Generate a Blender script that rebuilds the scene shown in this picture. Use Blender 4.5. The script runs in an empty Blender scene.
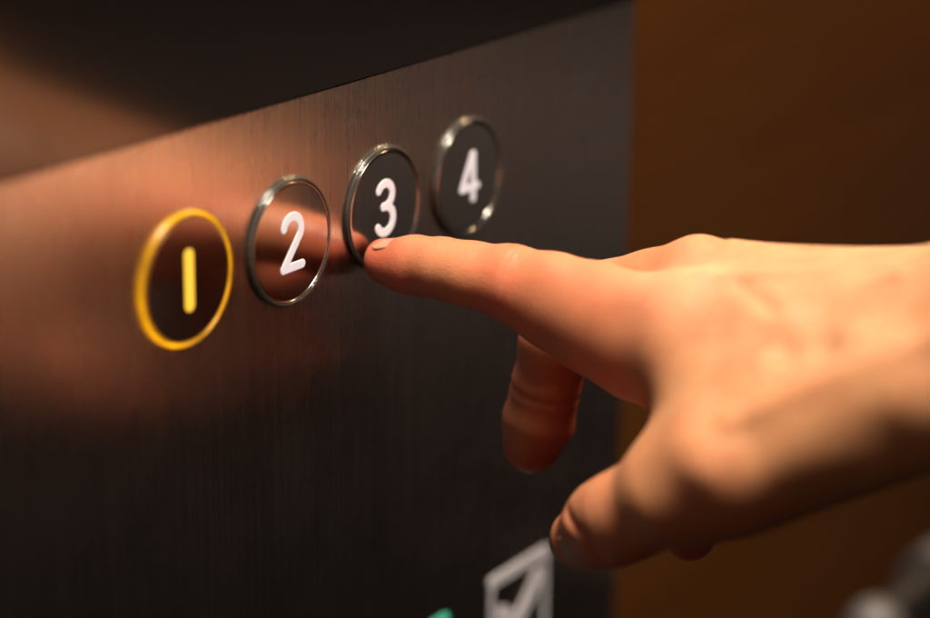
import bpy, bmesh, math
import numpy as np
from mathutils import Matrix, Vector

S = 0.001                      # every measure below is in millimetres
C = bpy.context.scene.collection
scn = bpy.context.scene

# ------------------------------------------------------------------ camera
cam = bpy.data.cameras.new('camera'); co = bpy.data.objects.new('camera', cam); C.objects.link(co)
RT = Vector((0.5563859756895454, -0.8308223453371791, 0.012995250841044652))
UP = Vector((0.24523325731895695, 0.17913076814670023, 0.9527711254062579))
FW = Vector((0.7939113902449862, 0.5269216245245607, -0.3034111172117313))
m3 = Matrix((RT, UP, -FW)).transposed()
co.matrix_world = Matrix.Translation(Vector((-504.0331, -359.9808, 169.9201)) * S) @ m3.to_4x4()
cam.sensor_width = 36.0
cam.lens = 36.0 * 2462.545 / 930
cam.clip_start = 0.01; cam.clip_end = 50
cam.dof.use_dof = True
cam.dof.focus_distance = 0.622
cam.dof.aperture_fstop = 4.1
scn.camera = co

# ------------------------------------------------------------------ world and lamps
w = bpy.data.worlds.new('World'); scn.world = w; w.use_nodes = True
bg = w.node_tree.nodes['Background']
bg.inputs[1].default_value = 1.0
wn, wl = w.node_tree.nodes, w.node_tree.links      # dim surroundings, with a pale band added to brighten the panel's reflection
wtc = wn.new('ShaderNodeTexCoord'); wsx = wn.new('ShaderNodeSeparateXYZ'); wrp = wn.new('ShaderNodeValToRGB')
wmr = wn.new('ShaderNodeMapRange'); wmr.inputs['From Min'].default_value = -1; wmr.inputs['From Max'].default_value = 1
wl.new(wtc.outputs['Generated'], wsx.inputs[0]); wl.new(wsx.outputs['Z'], wmr.inputs['Value']); wl.new(wmr.outputs[0], wrp.inputs[0])
wrp.color_ramp.interpolation = 'EASE'
el = wrp.color_ramp.elements
el[0].position = 0.335; el[0].color = (0.008, 0.0062, 0.0052, 1)
el[1].position = 0.390; el[1].color = (0.100, 0.080, 0.066, 1)
e2 = el.new(0.418); e2.color = (0.009, 0.007, 0.006, 1)
wl.new(wrp.outputs[0], bg.inputs[0])

def area(name, loc, target, size, power, col, sy=None):
    l = bpy.data.lights.new(name, 'AREA'); l.energy = power; l.color = col; l.size = size
    if sy: l.shape = 'RECTANGLE'; l.size_y = sy
    o = bpy.data.objects.new(name, l); C.objects.link(o)
    o.location = Vector(loc) * S
    o.rotation_euler = (Vector(target) - Vector(loc)).to_track_quat('-Z', 'Y').to_euler()
    return o
key = area('ceiling_lamp', (-170, -390, 1250), (-60, -125, 0), 0.44, 4.15, (1.0, 0.87, 0.70))
key.data.spread = math.radians(50)
area('side_fill', (-1000, -420, 330), (0, -90, -10), 0.5, 0.65, (1.0, 0.58, 0.34))  # added fill that lifts the thumb and middle finger
area('wall_gradient_fill', (480, -150, 420), (340, 9, 120), 0.10, 2.2, (1.0, 0.70, 0.36))  # added out of view to make the wall brighter towards the top

scn.render.engine = 'CYCLES'
scn.cycles.use_denoising = True
scn.cycles.max_bounces = 10
scn.cycles.transmission_bounces = 8
scn.cycles.sample_clamp_indirect = 6
scn.cycles.caustics_reflective = False
scn.cycles.caustics_refractive = False
scn.view_settings.view_transform = 'Standard'
scn.view_settings.look = 'None'
scn.view_settings.exposure = 0.0
scn.view_settings.gamma = 1.0

# ------------------------------------------------------------------ materials
def mat(name):
    m = bpy.data.materials.new(name); m.use_nodes = True
    return m, m.node_tree.nodes, m.node_tree.links, m.node_tree.nodes['Principled BSDF']
def simple(name, col, rough=0.5, metal=0.0, **kw):
    m, N, L, b = mat(name)
    b.inputs['Base Color'].default_value = (*col, 1); b.inputs['Roughness'].default_value = rough
    b.inputs['Metallic'].default_value = metal
    for k, v in kw.items(): b.inputs[k.replace('_', ' ')].default_value = v
    return m
def noise(N, L, scale_xyz, nscale, detail=4, rough=0.6, co_out='Object'):
    tc = N.new('ShaderNodeTexCoord'); mp = N.new('ShaderNodeMapping'); n = N.new('ShaderNodeTexNoise')
    mp.inputs['Scale'].default_value = scale_xyz
    L.new(tc.outputs[co_out], mp.inputs[0]); L.new(mp.outputs[0], n.inputs['Vector'])
    n.inputs['Scale'].default_value = nscale; n.inputs['Detail'].default_value = detail; n.inputs['Roughness'].default_value = rough
    return n
def ramp(N, L, src, stops):
    r = N.new('ShaderNodeValToRGB'); L.new(src, r.inputs[0])
    e = r.color_ramp.elements
    while len(e) < len(stops): e.new(0.5)
    for el, (p, c) in zip(e, stops):
        el.position = p; el.color = (*c, 1) if isinstance(c, tuple) else (c, c, c, 1)
    return r

def brushed(name, col, rough, streak, aniso, bump):
    m, N, L, b = mat(name)
    b.inputs['Metallic'].default_value = 1.0
    n = noise(N, L, (2600, 2600, 12), 1.0, 3, 0.6)
    r = ramp(N, L, n.outputs['Fac'], [(0.3, tuple(c * (1 - streak) for c in col)), (0.7, tuple(min(1, c * (1 + streak)) for c in col))])
    n2 = noise(N, L, (600, 600, 6), 1.0, 3, 0.6)
    mx = N.new('ShaderNodeMix'); mx.data_type = 'RGBA'; mx.blend_type = 'MULTIPLY'; mx.inputs[0].default_value = 1.0
    r2 = ramp(N, L, n2.outputs['Fac'], [(0.3, 1 - streak * .7), (0.7, 1.0)])
    L.new(r.outputs[0], mx.inputs[6]); L.new(r2.outputs[0], mx.inputs[7]); L.new(mx.outputs[2], b.inputs['Base Color'])
    rr = ramp(N, L, n.outputs['Fac'], [(0.25, rough * .9), (0.75, rough * 1.12)])
    sm = noise(N, L, (1, 1, 1), 32, 5, 0.62)                 # faint greasy smears
    sr = ramp(N, L, sm.outputs['Fac'], [(0.42, 1.0), (0.62, 0.88)])
    mu = N.new('ShaderNodeMath'); mu.operation = 'MULTIPLY'
    L.new(rr.outputs[0], mu.inputs[0]); L.new(sr.outputs[0], mu.inputs[1]); L.new(mu.outputs[0], b.inputs['Roughness'])
    b.inputs['Anisotropic'].default_value = aniso
    tg = N.new('ShaderNodeCombineXYZ'); tg.inputs[0].default_value = 1.0
    L.new(tg.outputs[0], b.inputs['Tangent'])
    bm_ = N.new('ShaderNodeBump'); bm_.inputs['Strength'].default_value = bump; bm_.inputs['Distance'].default_value = 0.00002
    L.new(n.outputs['Fac'], bm_.inputs['Height']); L.new(bm_.outputs[0], b.inputs['Normal'])
    return m
M_panel = brushed('brushed_steel', (0.68, 0.575, 0.53), 0.29, 0.07, 0.70, 0.12)
M_disc = brushed('button_steel', (0.56, 0.49, 0.455), 0.17, 0.08, 0.5, 0.10)
M_glass = simple('black_glass', (0.005, 0.004, 0.004), 0.13, 0, Specular_IOR_Level=0.9, IOR=1.65, Specular_Tint=(1.0, 0.76, 0.68, 1))
M_edge = simple('dark_edge_metal', (0.10, 0.085, 0.075), 0.35, 1.0)
def acrylic(name, col, alpha, emit=0.0):
    m, N, L, b = mat(name)
    b.inputs['Base Color'].default_value = (*col, 1); b.inputs['Alpha'].default_value = alpha
    b.inputs['Roughness'].default_value = 0.10; b.inputs['Specular IOR Level'].default_value = 1.0
    b.inputs['Coat Weight'].default_value = 1.0; b.inputs['Coat Roughness'].default_value = 0.05
    n = noise(N, L, (1, 1, 1), 420, 3, 0.6)
    bu = N.new('ShaderNodeBump'); bu.inputs['Strength'].default_value = 0.55; bu.inputs['Distance'].default_value = 0.0005
    L.new(n.outputs['Fac'], bu.inputs['Height']); L.new(bu.outputs[0], b.inputs['Normal']); L.new(bu.outputs[0], b.inputs['Coat Normal'])
    return m
M_acr = acrylic('clear_acrylic', (0.15, 0.135, 0.125), 0.20)
M_acry = acrylic('amber_acrylic', (0.40, 0.19, 0.012), 0.45)
for _k, _v in (('Coat Weight', 0.25), ('Specular IOR Level', 0.35), ('Roughness', 0.25)): M_acry.node_tree.nodes['Principled BSDF'].inputs[_k].default_value = _v
M_guide = simple('grey_light_guide', (0.05, 0.045, 0.04), 0.3)
M_white = simple('glowing_white_lettering', (0.66, 0.64, 0.68), 0.45)
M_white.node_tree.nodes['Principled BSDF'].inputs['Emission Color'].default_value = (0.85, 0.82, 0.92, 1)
M_white.node_tree.nodes['Principled BSDF'].inputs['Emission Strength'].default_value = 0.35  # glow added to brighten the numerals of unlit buttons
M_pic = simple('glowing_grey_print', (0.48, 0.46, 0.49), 0.5)
M_pic.node_tree.nodes['Principled BSDF'].inputs['Emission Color'].default_value = (0.80, 0.74, 0.86, 1)
M_pic.node_tree.nodes['Principled BSDF'].inputs['Emission Strength'].default_value = 0.09  # faint glow added; plain print gives no light
M_green = simple('glowing_green_print', (0.05, 0.45, 0.30), 0.5)
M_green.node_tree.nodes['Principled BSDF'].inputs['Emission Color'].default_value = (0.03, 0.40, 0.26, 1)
M_green.node_tree.nodes['Principled BSDF'].inputs['Emission Strength'].default_value = 0.5  # glow added to brighten the green print
def emis(name, col, s):
    m, N, L, b = mat(name)
    b.inputs['Base Color'].default_value = (*[c * 0.25 for c in col], 1)
    b.inputs['Emission Color'].default_value = (*col, 1); b.inputs['Emission Strength'].default_value = s
    return m
M_lit = emis('lit_amber_numeral', (1.0, 0.57, 0.05), 1.1)
M_litg = emis('lit_amber_light_guide', (1.0, 0.45, 0.006), 1.0)
_N, _L = M_litg.node_tree.nodes, M_litg.node_tree.links
_n = noise(_N, _L, (1, 1, 1), 62, 2, 0.5); _mr = _N.new('ShaderNodeMapRange'); _mr.inputs['From Min'].default_value = 0.35; _mr.inputs['From Max'].default_value = 0.65
_mr.inputs['To Min'].default_value = 0.25; _mr.inputs['To Max'].default_value = 2.6
_L.new(_n.outputs['Fac'], _mr.inputs['Value']); _L.new(_mr.outputs[0], _N['Principled BSDF'].inputs['Emission Strength'])
M_chrome = simple('polished_steel', (0.15, 0.14, 0.15), 0.6, 0.6)
M_rim = simple('highlight_rim', (0.85, 0.78, 0.73), 0.16, 1.0)  # bright metal that stands in for the highlight inside the ring
M_dull = simple('dull_steel', (0.12, 0.11, 0.11), 0.45, 1.0)

def wood():
    m, N, L, b = mat('brown_laminate')
    n = noise(N, L, (4, 4, 45), 1.0, 6, 0.65)
    r = ramp(N, L, n.outputs['Fac'], [(0.3, (0.068, 0.020, 0.0015)), (0.7, (0.092, 0.029, 0.002))])
    L.new(r.outputs[0], b.inputs['Base Color']); b.inputs['Roughness'].default_value = 0.42
    return m
M_wood = wood()

def skin():
    m, N, L, b = mat('skin')
    at = N.new('ShaderNodeAttribute'); at.attribute_name = 'tint'
    n = noise(N, L, (1, 1, 1), 70, 6, 0.62)
    r = ramp(N, L, n.outputs['Fac'], [(0.30, (0.84, 0.70, 0.66)), (0.70, (1.08, 1.08, 1.06))])
    mx = N.new('ShaderNodeMix'); mx.data_type = 'RGBA'; mx.blend_type = 'MULTIPLY'; mx.inputs[0].default_value = 0.8
    L.new(at.outputs['Color'], mx.inputs[6]); L.new(r.outputs[0], mx.inputs[7])
    L.new(mx.outputs[2], b.inputs['Base Color'])
    b.inputs['Roughness'].default_value = 0.42
    b.inputs['Specular IOR Level'].default_value = 0.45
    b.inputs['Subsurface Weight'].default_value = 0.75
    b.inputs['Subsurface Radius'].default_value = (1.0, 0.25, 0.10)
    b.inputs['Subsurface Scale'].default_value = 0.0045
    # fine skin relief: cell-like creases and pores
    tc = N.new('ShaderNodeTexCoord')
    nz = N.new('ShaderNodeTexNoise'); nz.inputs['Scale'].default_value = 600; nz.inputs['Detail'].default_value = 3
    vo = N.new('ShaderNodeTexVoronoi'); vo.feature = 'DISTANCE_TO_EDGE'; vo.inputs['Scale'].default_value = 850
    mp = N.new('ShaderNodeMapping'); mp.inputs['Scale'].default_value = (1.5, 0.8, 1.0)
    L.new(tc.outputs['Object'], mp.inputs[0]); L.new(mp.outputs[0], vo.inputs['Vector']); L.new(tc.outputs['Object'], nz.inputs['Vector'])
    ad = N.new('ShaderNodeMath'); ad.operation = 'ADD'
    L.new(vo.outputs['Distance'], ad.inputs[0]); L.new(nz.outputs['Fac'], ad.inputs[1])
    bu = N.new('ShaderNodeBump'); bu.inputs['Strength'].default_value = 0.34; bu.inputs['Distance'].default_value = 0.0002
    L.new(ad.outputs[0], bu.inputs['Height']); L.new(bu.outputs[0], b.inputs['Normal'])
    return m
M_skin = skin()
M_nail = simple('nail_keratin', (0.60, 0.285, 0.19), 0.5, 0, Subsurface_Weight=0.3, Subsurface_Scale=0.002)

# ------------------------------------------------------------------ helpers
def link(name, me, mt, parent=None, smooth=False):
    me.materials.append(mt)
    if smooth:
        me.polygons.foreach_set('use_smooth', [True] * len(me.polygons))
    o = bpy.data.objects.new(name, me); C.objects.link(o)
    if parent: o.parent = parent
    return o
def empty(name, loc, label=None, cat=None, group=None):
    o = bpy.data.objects.new(name, None); C.objects.link(o); o.location = Vector(loc) * S; o.empty_display_size = 0.01
    if label: o['label'] = label
    if cat: o['category'] = cat
    if group: o['group'] = group
    return o
def box(name, lo, hi, mt, parent=None, bev=0.0):
    bm = bmesh.new(); bmesh.ops.create_cube(bm, size=1)
    for v in bm.verts:
        v.co = Vector([(lo[i] + hi[i]) / 2 + v.co[i] * (hi[i] - lo[i]) for i in range(3)]) * S
    if bev:
        bmesh.ops.bevel(bm, geom=bm.edges[:], offset=bev * S, segments=3, affect='EDGES', profile=0.5)
    me = bpy.data.meshes.new(name); bm.to_mesh(me); bm.free()
    return link(name, me, mt, parent)
def lathe(name, prof, mt, parent=None, n=128, closed=False):
    """profile of (radius, y) turned about the y axis"""
    vs, fs = [], []
    k = len(prof)
    for i in range(n):
        a = 2 * math.pi * i / n
        for (r, y) in prof: vs.append((r * math.cos(a) * S, y * S, r * math.sin(a) * S))
    for i in range(n):
        j = (i + 1) % n
        for q in range(k if closed else k - 1):
            q2 = (q + 1) % k
            fs.append((i * k + q, j * k + q, j * k + q2, i * k + q2))
    me = bpy.data.meshes.new(name); me.from_pydata(vs, [], fs); me.validate()
    bm = bmesh.new(); bm.from_mesh(me); bmesh.ops.remove_doubles(bm, verts=bm.verts, dist=1e-7)
    bmesh.ops.recalc_face_normals(bm, faces=bm.faces); bm.to_mesh(me); bm.free()
    return link(name, me, mt, parent, True)

# ---- surface nets on a signed distance function
def surface_nets(f, lo, hi, h, H=6):
    lo = np.array(lo, float); n = np.ceil((np.array(hi) - lo) / (h * H)).astype(int)
    N = n * H
    cc = [lo[i] + (np.arange(n[i]) + 0.5) * h * H for i in range(3)]
    G = np.stack(np.meshgrid(*cc, indexing='ij'), -1).reshape(-1, 3)
    F = f(G).reshape(n)
    full = np.repeat(np.repeat(np.repeat(F, H, 0), H, 1), H, 2).astype(np.float32)
    act = np.argwhere(np.abs(F) < h * H * 1.35)
    off = np.stack(np.meshgrid(*[np.arange(H)] * 3, indexing='ij'), -1).reshape(-1, 3)
    for s in range(0, len(act), 1500):
        idx = (act[s:s + 1500, None, :] * H + off[None]).reshape(-1, 3)
        full[idx[:, 0], idx[:, 1], idx[:, 2]] = f(lo + (idx + 0.5) * h)
    sg = full < 0
    cs = np.array([(i, j, k) for i in (0, 1) for j in (0, 1) for k in (0, 1)])
    cnt = sum(sg[i:N[0] - 1 + i, j:N[1] - 1 + j, k:N[2] - 1 + k].astype(np.int8) for i, j, k in cs)
    cells = np.argwhere((cnt > 0) & (cnt < 8))
    acc = np.zeros((len(cells), 3)); num = np.zeros(len(cells))
    for a in range(8):
        for b in range(a + 1, 8):
            d = cs[b] - cs[a]
            if np.abs(d).sum() != 1: continue
            va = full[tuple((cells + cs[a]).T)]; vb = full[tuple((cells + cs[b]).T)]
            x = (va < 0) != (vb < 0)
            t = np.where(x, va / np.where(x, va - vb, 1), 0)
            acc += np.where(x[:, None], cells + cs[a] + t[:, None] * d, 0); num += x
    V = lo + (acc / num[:, None] + 0.5) * h
    ids = -np.ones(N, np.int64); ids[tuple(cells.T)] = np.arange(len(cells))
    Q = []
    for ax in range(3):
        e = np.zeros(3, int); e[ax] = 1
        u = np.zeros(3, int); u[(ax + 1) % 3] = 1
        v = np.zeros(3, int); v[(ax + 2) % 3] = 1
        A = sg[tuple(slice(1, N[i] - 1) for i in range(3))]
        B = sg[tuple(slice(1 + e[i], N[i] - 1 + e[i]) for i in range(3))]
        P = np.argwhere(A != B) + 1
        inn = sg[tuple(P.T)]
        q = np.stack([ids[tuple((P - w_).T)] for w_ in (0 * u, u, u + v, v)], 1)
        q[~inn] = q[~inn][:, ::-1]
        Q.append(q[(q >= 0).all(1)])
    return V, np.concatenate(Q)
def mesh_np(name, V, Q):
    me = bpy.data.meshes.new(name)
    me.from_pydata((V * S).tolist(), [], Q.tolist())
    me.update()
    return me
def smin(a, b, k):
    h = np.clip(0.5 + 0.5 * (b - a) / k, 0, 1)
    return b * (1 - h) + a * h - k * h * (1 - h)
def cone(P, a, b, ra, rb, sq=None):
    """round cone from a to b"""
    a = np.array(a, float); b = np.array(b, float); ba = b - a
    t = np.clip(((P - a) @ ba) / (ba @ ba), 0, 1)
    d = P - a - t[:, None] * ba
    if sq is not None:                      # sq = (axis, factor): flatten along a direction
        ax = np.array(sq[0], float); ax /= np.linalg.norm(ax)
        d = d + (d @ ax)[:, None] * ax * (sq[1] - 1)
    return np.sqrt((d * d).sum(1)) - (ra + (rb - ra) * t)
def ell(P, c, r, M=None):
    d = P - np.array(c, float)
    if M is not None: d = d @ np.array(M).T
    r = np.array(r, float)
    k0 = np.sqrt(((d / r) ** 2).sum(1)); k1 = np.sqrt(((d / (r * r)) ** 2).sum(1)) + 1e-9
    return k0 * (k0 - 1) / k1

# ------------------------------------------------------------------ wall, glass, control panel
def struct(o): o['kind'] = 'structure'; return o
struct(box('wall', (-700, 9, -900), (1600, 40, 1100), M_wood))

g = box('display_glass', (-420, 1.36, 35.65), (129.6, 8.9, 330), M_glass, None, 0.15)
g['label'] = 'black glossy glass display panel above the brushed steel button plate'; g['category'] = 'display panel'

panel = empty('control_panel', (-120, 5, -60), 'dark brushed steel elevator control plate that carries the round floor buttons', 'control panel')
pl = box('face_plate', (-420, 1.3, -420), (129.6, 8.9, 35.4), M_panel, None, 0.0); pl.parent = panel
pl.matrix_parent_inverse = Matrix.Translation(-panel.location)

# ------------------------------------------------------------------ numerals and pictograms as flat rounded strokes
def polyline_sdf(P2, strokes):
    d = np.full(len(P2), 1e9)
    for pts, r in strokes:
        for a, b in zip(pts[:-1], pts[1:]):
            a = np.array(a, float); b = np.array(b, float); ba = b - a
            t = np.clip(((P2 - a) @ ba) / max(ba @ ba, 1e-9), 0, 1)
            q = P2 - a - t[:, None] * ba
            d = np.minimum(d, np.sqrt((q * q).sum(1)) - r)
    return d
def strokes_mesh(name, strokes, y0, y1, mt, parent, loc=(0, 0, 0), h=0.14):
    pts = np.array([p for s, r in strokes for p in s]); rm = max(r for s, r in strokes) + 0.8
    lo = (pts[:, 0].min() - rm, y0 - 0.7, pts[:, 1].min() - rm); hi = (pts[:, 0].max() + rm, y1 + 0.7, pts[:, 1].max() + rm)
    ym, hh = (y0 + y1) / 2, (y1 - y0) / 2
    def f(P):
        d = polyline_sdf(P[:, [0, 2]], strokes); e = np.abs(P[:, 1] - ym) - hh
        return np.maximum(d, e)
    V, Q = surface_nets(f, lo, hi, h, 5)
    o = link(name, mesh_np(name, V, Q), mt, parent, False); o.location = Vector(loc) * S
    return o
def arc(cx, cz, rx, rz, a0, a1, n=22):
    return [(cx + rx * math.cos(math.radians(a0 + (a1 - a0) * i / n)), cz + rz * math.sin(math.radians(a0 + (a1 - a0) * i / n))) for i in range(n + 1)]
ST = 1.16
DIG = {
 '1': [([(0, 6.0), (0, -6.2)], 1.6)],
 '2': [(arc(0, 3.1, 3.5, 3.5, 165, -25) + [(-3.7, -6.4), (3.9, -6.4)], ST)],
 '3': [(arc(-0.2, 3.6, 3.2, 3.1, 150, -80), ST), (arc(-0.2, -3.0, 3.6, 3.5, 80, -150), ST), ([(-0.9, 0.5), (0.4, 0.5)], ST)],
 '4': [([(1.5, -6.2), (1.5, 6.2)], 1.1), ([(1.5, 6.2), (0.9, 6.2), (-4.0, -2.9), (3.6, -2.9)], 1.05)],
}
SP = 39.6
names = {'1': 'round floor button 1 with amber lit ring and amber bar numeral',
         '2': 'round floor button 2 with white numeral, unlit, next to the amber one',
         '3': 'round floor button 3 with white numeral being pressed by the fingertip',
         '4': 'round floor button 4 with white numeral, right end of the row'}
for k, dgt in enumerate('1234'):
    x = (k - 2) * SP
    lit = dgt == '1'
    b = empty('floor_button', (x, 1.3, 0), names[dgt], 'elevator button', 'round floor buttons in a row')
    # y runs from the plate (0) out towards the viewer (negative)
    lathe('added_face_rim', [(15.06, 0.2), (15.06, -1.28), (15.16, -1.40), (15.28, -1.28), (15.28, 0.2)], M_acry if lit else M_rim, b)  # thin rim added to draw the bright line round the face
    face_obj = lathe('button_face', [(0.0001, -1.3), (8, -1.3), (14.55, -1.3), (14.75, -1.295), (14.95, -1.22), (15.05, -1.05), (15.05, 0.3)], M_disc, b)
    fc = face_obj
    fc.data.polygons.foreach_set('use_smooth', [sum((v2 - 0) ** 2 for v2 in (p_.center.x, p_.center.z)) ** .5 > 14.6 * S for p_ in fc.data.polygons])
    ring = [(15.35, 0.1), (15.35, -1.35), (15.45, -1.7), (15.7, -1.82), (16.05, -1.75), (16.35, -1.5), (16.45, -1.2), (16.5, -0.85), (16.85, -0.6), (17.05, -0.3), (17.1, 0.1)]
    rg = lathe('bezel_ring', ring, M_acry if lit else M_acr, b, closed=True)
    th = [(15.95 + 0.45 * math.cos(a), -0.60 + 0.5 * math.sin(a)) for a in [2 * math.pi * i / 14 for i in range(14)]]
    lathe('light_guide', th, M_litg if lit else M_guide, b, closed=True).parent = rg
    strokes_mesh('numeral', DIG[dgt], -1.5, -1.15, M_lit if lit else M_white, b, (0.2 if dgt != '4' else 0.4, 0, 0))

def pictogram(loc, mt, label):
    o = strokes_mesh('pictogram', [([(-15, 0), (15, 0)], 1.9), ([(15, 0), (15, -32), (-15, -32), (-15, 0)], 1.05),
                    ([(10.0, -7.2), (7.0, -11), (-1.0, -18)], 3.0), ([(-9.0, -12.5), (-1.0, -18)], 3.0), ([(-1, -18), (-1, -27)], 2.2), ([(-8, -27), (7, -27)], 1.8)],
                   -0.35, 0.2, mt, panel, (0, 0, 0), 0.3)
    o.location = Vector(loc) * S - panel.location
    o['label'] = label
pictogram((71.5, 1.3, -127.0), M_pic, 'pale grey framed pictogram printed low on the plate')
pictogram((17, 1.3, -129.2), M_green, 'green pictogram printed low on the plate, left of the pale one')

# ------------------------------------------------------------------ handrail at lower right
hr = empty('handrail', (232, -45, -196), 'polished steel handrail end below the hand, blurred at lower right', 'handrail')
def tube(name, pts, r, mt, parent, seg=24):
    cu = bpy.data.curves.new(name, 'CURVE'); cu.dimensions = '3D'; cu.bevel_depth = r * S; cu.bevel_resolution = 8; cu.use_fill_caps = True
    sp = cu.splines.new('POLY'); sp.points.add(len(pts) - 1)
    for p_, q in zip(sp.points, pts): p_.co = (*(Vector(q) * S), 1)
    tmp = bpy.data.objects.new(name, cu); C.objects.link(tmp)
    dg = bpy.context.evaluated_depsgraph_get(); me = bpy.data.meshes.new_from_object(tmp.evaluated_get(dg))
    bpy.data.objects.remove(tmp); me.name = name
    me.materials.clear()
    return link(name, me, mt, parent, True)
tube('rail', [(0, 0, 0), (700, 0, 0)], 8, M_dull, hr)
lathe_cap = lathe('end_cap', [(0.001, -9), (5, -8), (9, -4.5), (10.5, 0), (10.5, 6), (8.2, 7)], M_chrome, hr, 48)
lathe_cap.rotation_euler = (0, 0, -math.pi / 2); lathe_cap.location = (-2 * S, 0, 0)
lathe_cap.rotation_euler = (0, 0, -math.pi / 2)
tube('collar', [(46, 0, 0), (64, 0, 0)], 12, M_chrome, hr)
tube('wall_mount', [(420, 53.5, 0), (420, 8, 0)], 5, M_dull, hr)

# ------------------------------------------------------------------ the hand
IM = np.array((-8.5, -94, -10.5)); MM = np.array((11.0, -87, -7.0)); RM = np.array((29, -90, -14.5)); PM = np.array((44, -82, -18.0))
WR = np.array((4.0, -172, -3.0))
def finger(P, js, rs, k=4.0):
    d = None
    for i in range(len(js) - 1):
        c = cone(P, js[i], js[i + 1], rs[i], rs[i + 1])
        d = c if d is None else smin(d, c, k)
    return d
def bump(P, c, r, amp):                     # gentle local swelling (+) or dent (-)
    d2 = ((P - np.array(c, float)) ** 2).sum(1)
    return -amp * np.exp(-d2 / (r * r))
TT = np.array((-25.5, -77.5, -65)); TI = np.array((-33, -95, -52)); TM = np.array((-34.5, -119, -33.5)); TC = np.array((-20, -154, -15))
def hand_sdf(P):
    # index
    idx = finger(P, [(-8.0, -5.8, -11.3), (-9.0, -16, -10.3), (-9.7, -25, -9.5), (-10, -34, -9.5), (-9.6, -46, -9.7)], [5.8, 7.0, 7.4, 7.9, 9.4], 3.0)
    low = None
    X0 = (1, 0, 0)
    js = [(-9.6, -46, -10.0), (-9.4, -58, -12.2), (-9, -70, -14.6), (-9, -82, -17.0), (-9, -94, -18.5)]; rs = [9.6, 11.9, 13.9, 15.2, 16.5]
    for i in range(4):
        c = cone(P, js[i], js[i + 1], rs[i], rs[i + 1], (X0, 1.28))
        low = c if low is None else smin(low, c, 3)
    idx = smin(idx, low, 3)
    idx = smin(idx, ell(P, (-9.0, -14, -12.2), (5.8, 9.5, 5.0)), 3)                    # pulp
    idx = -smin(-idx, -(P[:, 1] + 0.6), 2.2)                                           # pad flattened on the button
    # middle: forward, then hanging down
    mid = finger(P, [MM, (12, -74, -12), (12, -52, -19), (12, -46, -31), (12, -43, -44), (12, -41, -54), (11.5, -39.5, -60.5)],
                 [11, 10, 9.6, 9.3, 8.6, 9.0, 7.6], 3.0)
    mid += 0.25 * np.exp(-(((P[:, 2] + 44.5 - (P[:, 1] + 44) * 0.2) / 1.1) ** 2)) * (P[:, 1] < -30) * (np.abs(mid) < 4)
    # ring: knuckle bent, pointing down behind the thumb
    rin = finger(P, [RM, (30, -88, -30), (29, -86, -50), (27, -84, -66), (24.5, -80.5, -80.5)], [10.5, 9.8, 9.0, 8.4, 6.8], 3.0)
    pin = finger(P, [PM, (43, -84, -32), (42, -86, -46), (40, -92, -58), (38, -98, -64)], [9.5, 8.6, 8.0, 7.4, 6.0], 3.0)
    # thumb
    thu = finger(P, [TC, TM, (-35.2, -107, -42.5), TI, (-30, -87.5, -57), TT], [12, 11.6, 11.4, 9.6, 9.5, 7.8], 6.0)
    thu = smin(thu, ell(P, (-34.5, -93, -51), (7.5, 7.5, 7.5)), 5)
    # palm
    k = 11
    palm = cone(P, IM + (0, 0, -2), WR + (-10, 4, 2.5), 12.0, 14.5)
    palm = smin(palm, cone(P, MM + (0, 0, -2), WR + (-4, 4, 3), 11.5, 15), k)
    palm = smin(palm, cone(P, RM + (0, 0, -2), WR + (8, 4, 2), 11, 14.5), k)
    palm = smin(palm, cone(P, PM + (0, 0, -1), WR + (16, 4, 1), 10, 14), k)
    palm = smin(palm, cone(P, (-22, -120, -36), (-8, -154, -20), 15, 14), 12)          # thenar mass
    palm = smin(palm, cone(P, (44, -110, -20), (20, -160, -13), 11, 13.5), 10)            # hypothenar
    palm = smin(palm, cone(P, (-13, -104, -21), (-16, -146, -14), 15, 13), 10)            # web muscle
    arm = cone(P, WR, (14, -214, 60), 17, 24, ((0.1, 0.3, 1), 1.10))
    arm = smin(arm, cone(P, WR + (-5, 0, 1.5), (3, -214, 58), 15, 21), 14)
    arm = smin(arm, cone(P, (9, -212, 56), (36, -318, 200), 25, 38), 16)
    palm = smin(palm, arm, 18)
    d = smin(palm, thu, 17)
    d = smin(d, idx, 6)
    fin = np.minimum(np.minimum(mid, rin), pin)
    d = smin(d, mid, 3.0); d = smin(d, rin, 3.0); d = smin(d, pin, 3.0)
    # relief
    near = np.abs(d) < 8
    q = P[near]; e = np.zeros(len(q))
    e += bump(q, (-9, -95, 3), 7.0, 1.6)            # index knuckle
    e += bump(q, (11, -90, 4.5), 11, 0.8)           # middle knuckle
    e += bump(q, (29, -90, -3), 6.5, 0.6)
    e += bump(q, (1, -92, 3), 5.0, -1.0)
    e += bump(q, (20, -90, 1), 5.0, -1.0)
    e += bump(q, (-24, -106, -2), 9, -1.8)          # hollow behind the index base
    e += bump(q, (-25, -136, 4), 8, -1.8)
    e += bump(q, (-42, -119, -26), 7, 0.3)          # thumb base knuckle
    e += bump(q, (-44.0, -111, -28), 7.0, 0.7)
    for a, b_, rr, am in [((-9, -100, 2.5), (-6, -165, 13), 2.4, 1.0), ((11, -96, 5), (2, -165, 13), 2.4, 1.1), ((29, -96, 0), (8, -164, 13), 2.2, .8),
                      ((-40, -124, -20), (-22, -166, 4), 3.0, 1.3), ((-22, -118, 5), (-12, -150, 12), 2.0, .7), ((-12, -150, 12), (8, -190, 16), 2.0, .6)]:
        e -= am * np.exp(-(cone(q, a, b_, 0, 0) / rr) ** 2)                            # tendons and veins
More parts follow.
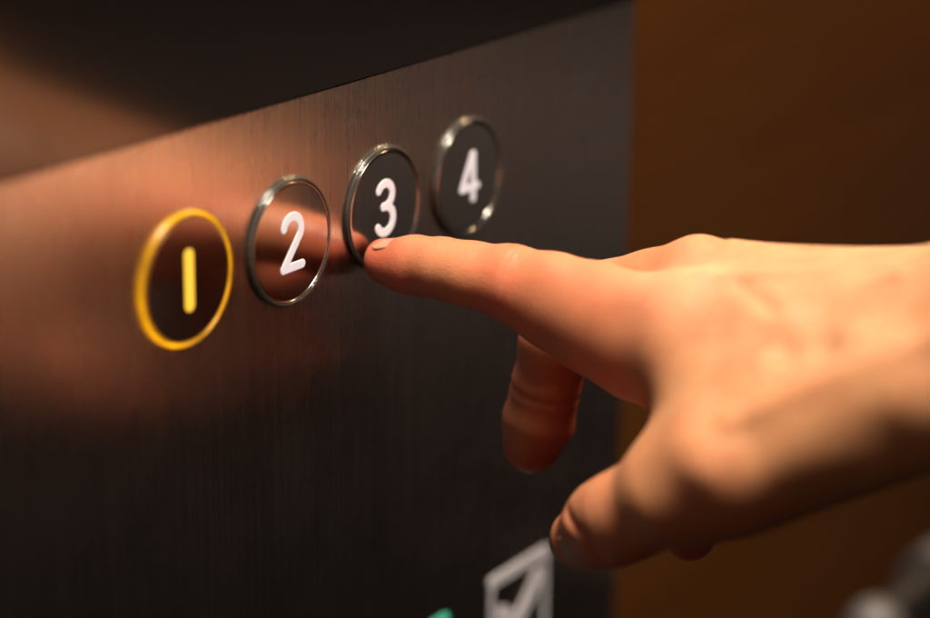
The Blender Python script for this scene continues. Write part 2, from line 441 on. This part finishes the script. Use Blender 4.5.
    # wrinkles over the finger joints
    def wr(c, ax, r, n, gap, am):
        t = (q - np.array(c, float)) @ np.array(ax, float); fall = np.exp(-((q - np.array(c, float)) ** 2).sum(1) / (r * r))
        return am * fall * sum(np.exp(-((t - (i - (n - 1) / 2) * gap) / 0.45) ** 2) for i in range(n))
    e += wr((-10, -48, 0.5), (0.08, 1, 0), 7.5, 5, 1.8, 0.40)
    e += wr((-10.5, -25.5, -1), (0, 1, 0), 5, 3, 1.5, 0.25)
    e += wr((-17, -47, -13), (0.0, 1, 0.25), 6, 2, 2.4, 0.30)
    e += wr((-43, -92, -48), (0.42, 0.67, -0.61), 6, 3, 1.9, 0.28)
    for a, b_ in [((-36.5, -79.5, -53.5), (-42.6, -88.2, -55.8)), ((-42.6, -88.2, -55.8), (-39.5, -91.5, -63.5))]:
        e += 1.15 * np.exp(-(cone(q, a, b_, 0, 0) / 1.25) ** 2)                       # fold behind the thumb nail
    e += 0.8 * np.exp(-(cone(q, (-12.2, -110, 2.6), (-19.4, -122, 0.6), 0, 0) / 2.2) ** 2)
    e += bump(q, (-27.3, -130, -6), 4.5, -1.7); e += bump(q, (-27, -139.6, -3), 4.6, -1.2)
    e += bump(q, (-24.4, -143, 0), 4.5, 1.0); e += bump(q, (-21, -127, -1), 5, 0.8)
    e += bump(q, (-37.7, -127, -15), 6.5, 0.8); e += bump(q, (-40.8, -129, -21.5), 6, -0.6)
    e += bump(q, (-35, -155, -19), 10, -1.2); e += bump(q, (-31, -163, -20), 8, -0.6)
    e += bump(q, (-47.5, -121, -30), 5, 0.9)
    e += bump(q, (-15, -70, -3), 6, -0.7); e += bump(q, (-17, -84, -2), 5, 0.6)
    d[near] += e
    return d
V, Q = surface_nets(hand_sdf, (-62, -412, -95), (88, 0, 240), 0.65)
me = mesh_np('hand', V, Q)
# skin pigment with painted red shade: redder finger pads, knuckles and palm side; paler back of the hand
def g3(c, r): return np.exp(-((V - np.array(c, float)) ** 2).sum(1) / (r * r))
base = np.tile(np.array([0.60, 0.305, 0.155]), (len(V), 1))
red = np.array([0.70, 0.15, 0.09]); pale = np.array([0.66, 0.42, 0.26])
nm = np.zeros((len(V), 3)); tmp = np.zeros(len(me.vertices) * 3, np.float32); me.vertices.foreach_get('normal', tmp); nm = tmp.reshape(-1, 3)
pal = np.clip(-nm[:, 2] * 0.9 + 0.05, 0, 1) * np.clip((V[:, 1] + 150) / 60, 0, 1)  # downward faces reddened: palm colour plus painted undershade
wred = np.clip(0.20 * np.clip((V[:, 1] + 105) / 40, 0, 1) + 0.75 * pal + 0.80 * g3((-9, -8, -13), 13) + 0.45 * g3((-14, -48, -9), 12) + 0.20 * g3((-38, -119, -33), 14) + 0.28 * g3((-32, -88, -56), 22) + 0.35 * g3((-16, -82, -9), 16)  # the thumb end is also tinted in place of shade
               + 0.8 * np.clip((V[:, 0] - 0) / 10, 0, 1) * (V[:, 2] < -18) * (V[:, 1] > -92), 0, 0.95)[:, None]  # curled fingers reddened to stand in for their shade
wp = np.clip(0.7 * g3((-9, -94, 6), 14) + 0.4 * g3((0, -130, 14), 30), 0, 1)[:, None]
col = base * (1 - wred) + red * wred; col = col * (1 - wp) + pale * wp
ca = me.color_attributes.new('tint', 'FLOAT_COLOR', 'POINT')
ca.data.foreach_set('color', np.c_[col, np.ones(len(V))].astype(np.float32).ravel())
hand = link('hand', me, M_skin, None, True)
hand['label'] = 'right hand with extended index finger pressing the button 3'; hand['category'] = 'hand'

def nail(center, fwd, up, wdt, ln, curve_r, thick=0.5):
    """curved nail plate: superellipse outline on a cylinder patch"""
    F = Vector(fwd).normalized(); U = Vector(up); U = (U - F * U.dot(F)).normalized(); R_ = F.cross(U)
    bm = bmesh.new(); rows, cols = 14, 14; grid = []
    for i in range(rows + 1):
        v = -1 + 2 * i / rows
        wv = wdt / 2 * (1 - 0.5 * abs(v) ** 3.2) if v < 0 else wdt / 2 * (1 - 0.30 * v ** 4)
        row = []
        for j in range(cols + 1):
            u = -1 + 2 * j / cols
            a = u * wv / curve_r
            p = Vector(center) + R_ * (curve_r * math.sin(a)) + U * (curve_r * (math.cos(a) - 1) - 0.04 * ln * v * v) + F * (v * ln / 2 - (0.10 * ln * u * u * (1 if v > 0 else -1) * abs(v)))
            row.append(bm.verts.new(p * S))
        grid.append(row)
    for i in range(rows):
        for j in range(cols): bm.faces.new((grid[i][j], grid[i][j + 1], grid[i + 1][j + 1], grid[i + 1][j]))
    bmesh.ops.recalc_face_normals(bm, faces=bm.faces)
    bmesh.ops.solidify(bm, geom=bm.faces[:], thickness=thick * S)
    me = bpy.data.meshes.new('fingernail'); bm.to_mesh(me); bm.free()
    o = link('fingernail', me, M_nail, hand, True)
    return o
def seat(axis_point, fwd, up, lift):
    F = np.array(fwd, float); F /= np.linalg.norm(F); u = np.array(up, float); u -= F * (u @ F); u /= np.linalg.norm(u)
    ts = np.arange(2, 18, 0.05); ps = np.array(axis_point) + ts[:, None] * u
    return tuple(ps[np.argmax(hand_sdf(ps) > 0)] + u * lift)
F1, U1 = (0, 1, -0.27), (0, 0, 1)
nail(seat((-8.7, -9.4, -10.5), F1, U1, 0.06), F1, U1, 9.0, 10.0, 6.4, 0.25)
F2, U2 = (0.62, 0.60, -0.55), (-1, -0.05, -0.35)
nail(seat((-27.5, -82.5, -61.5), F2, U2, 0.25), F2, U2, 14.0, 13, 9.6, 0.5)
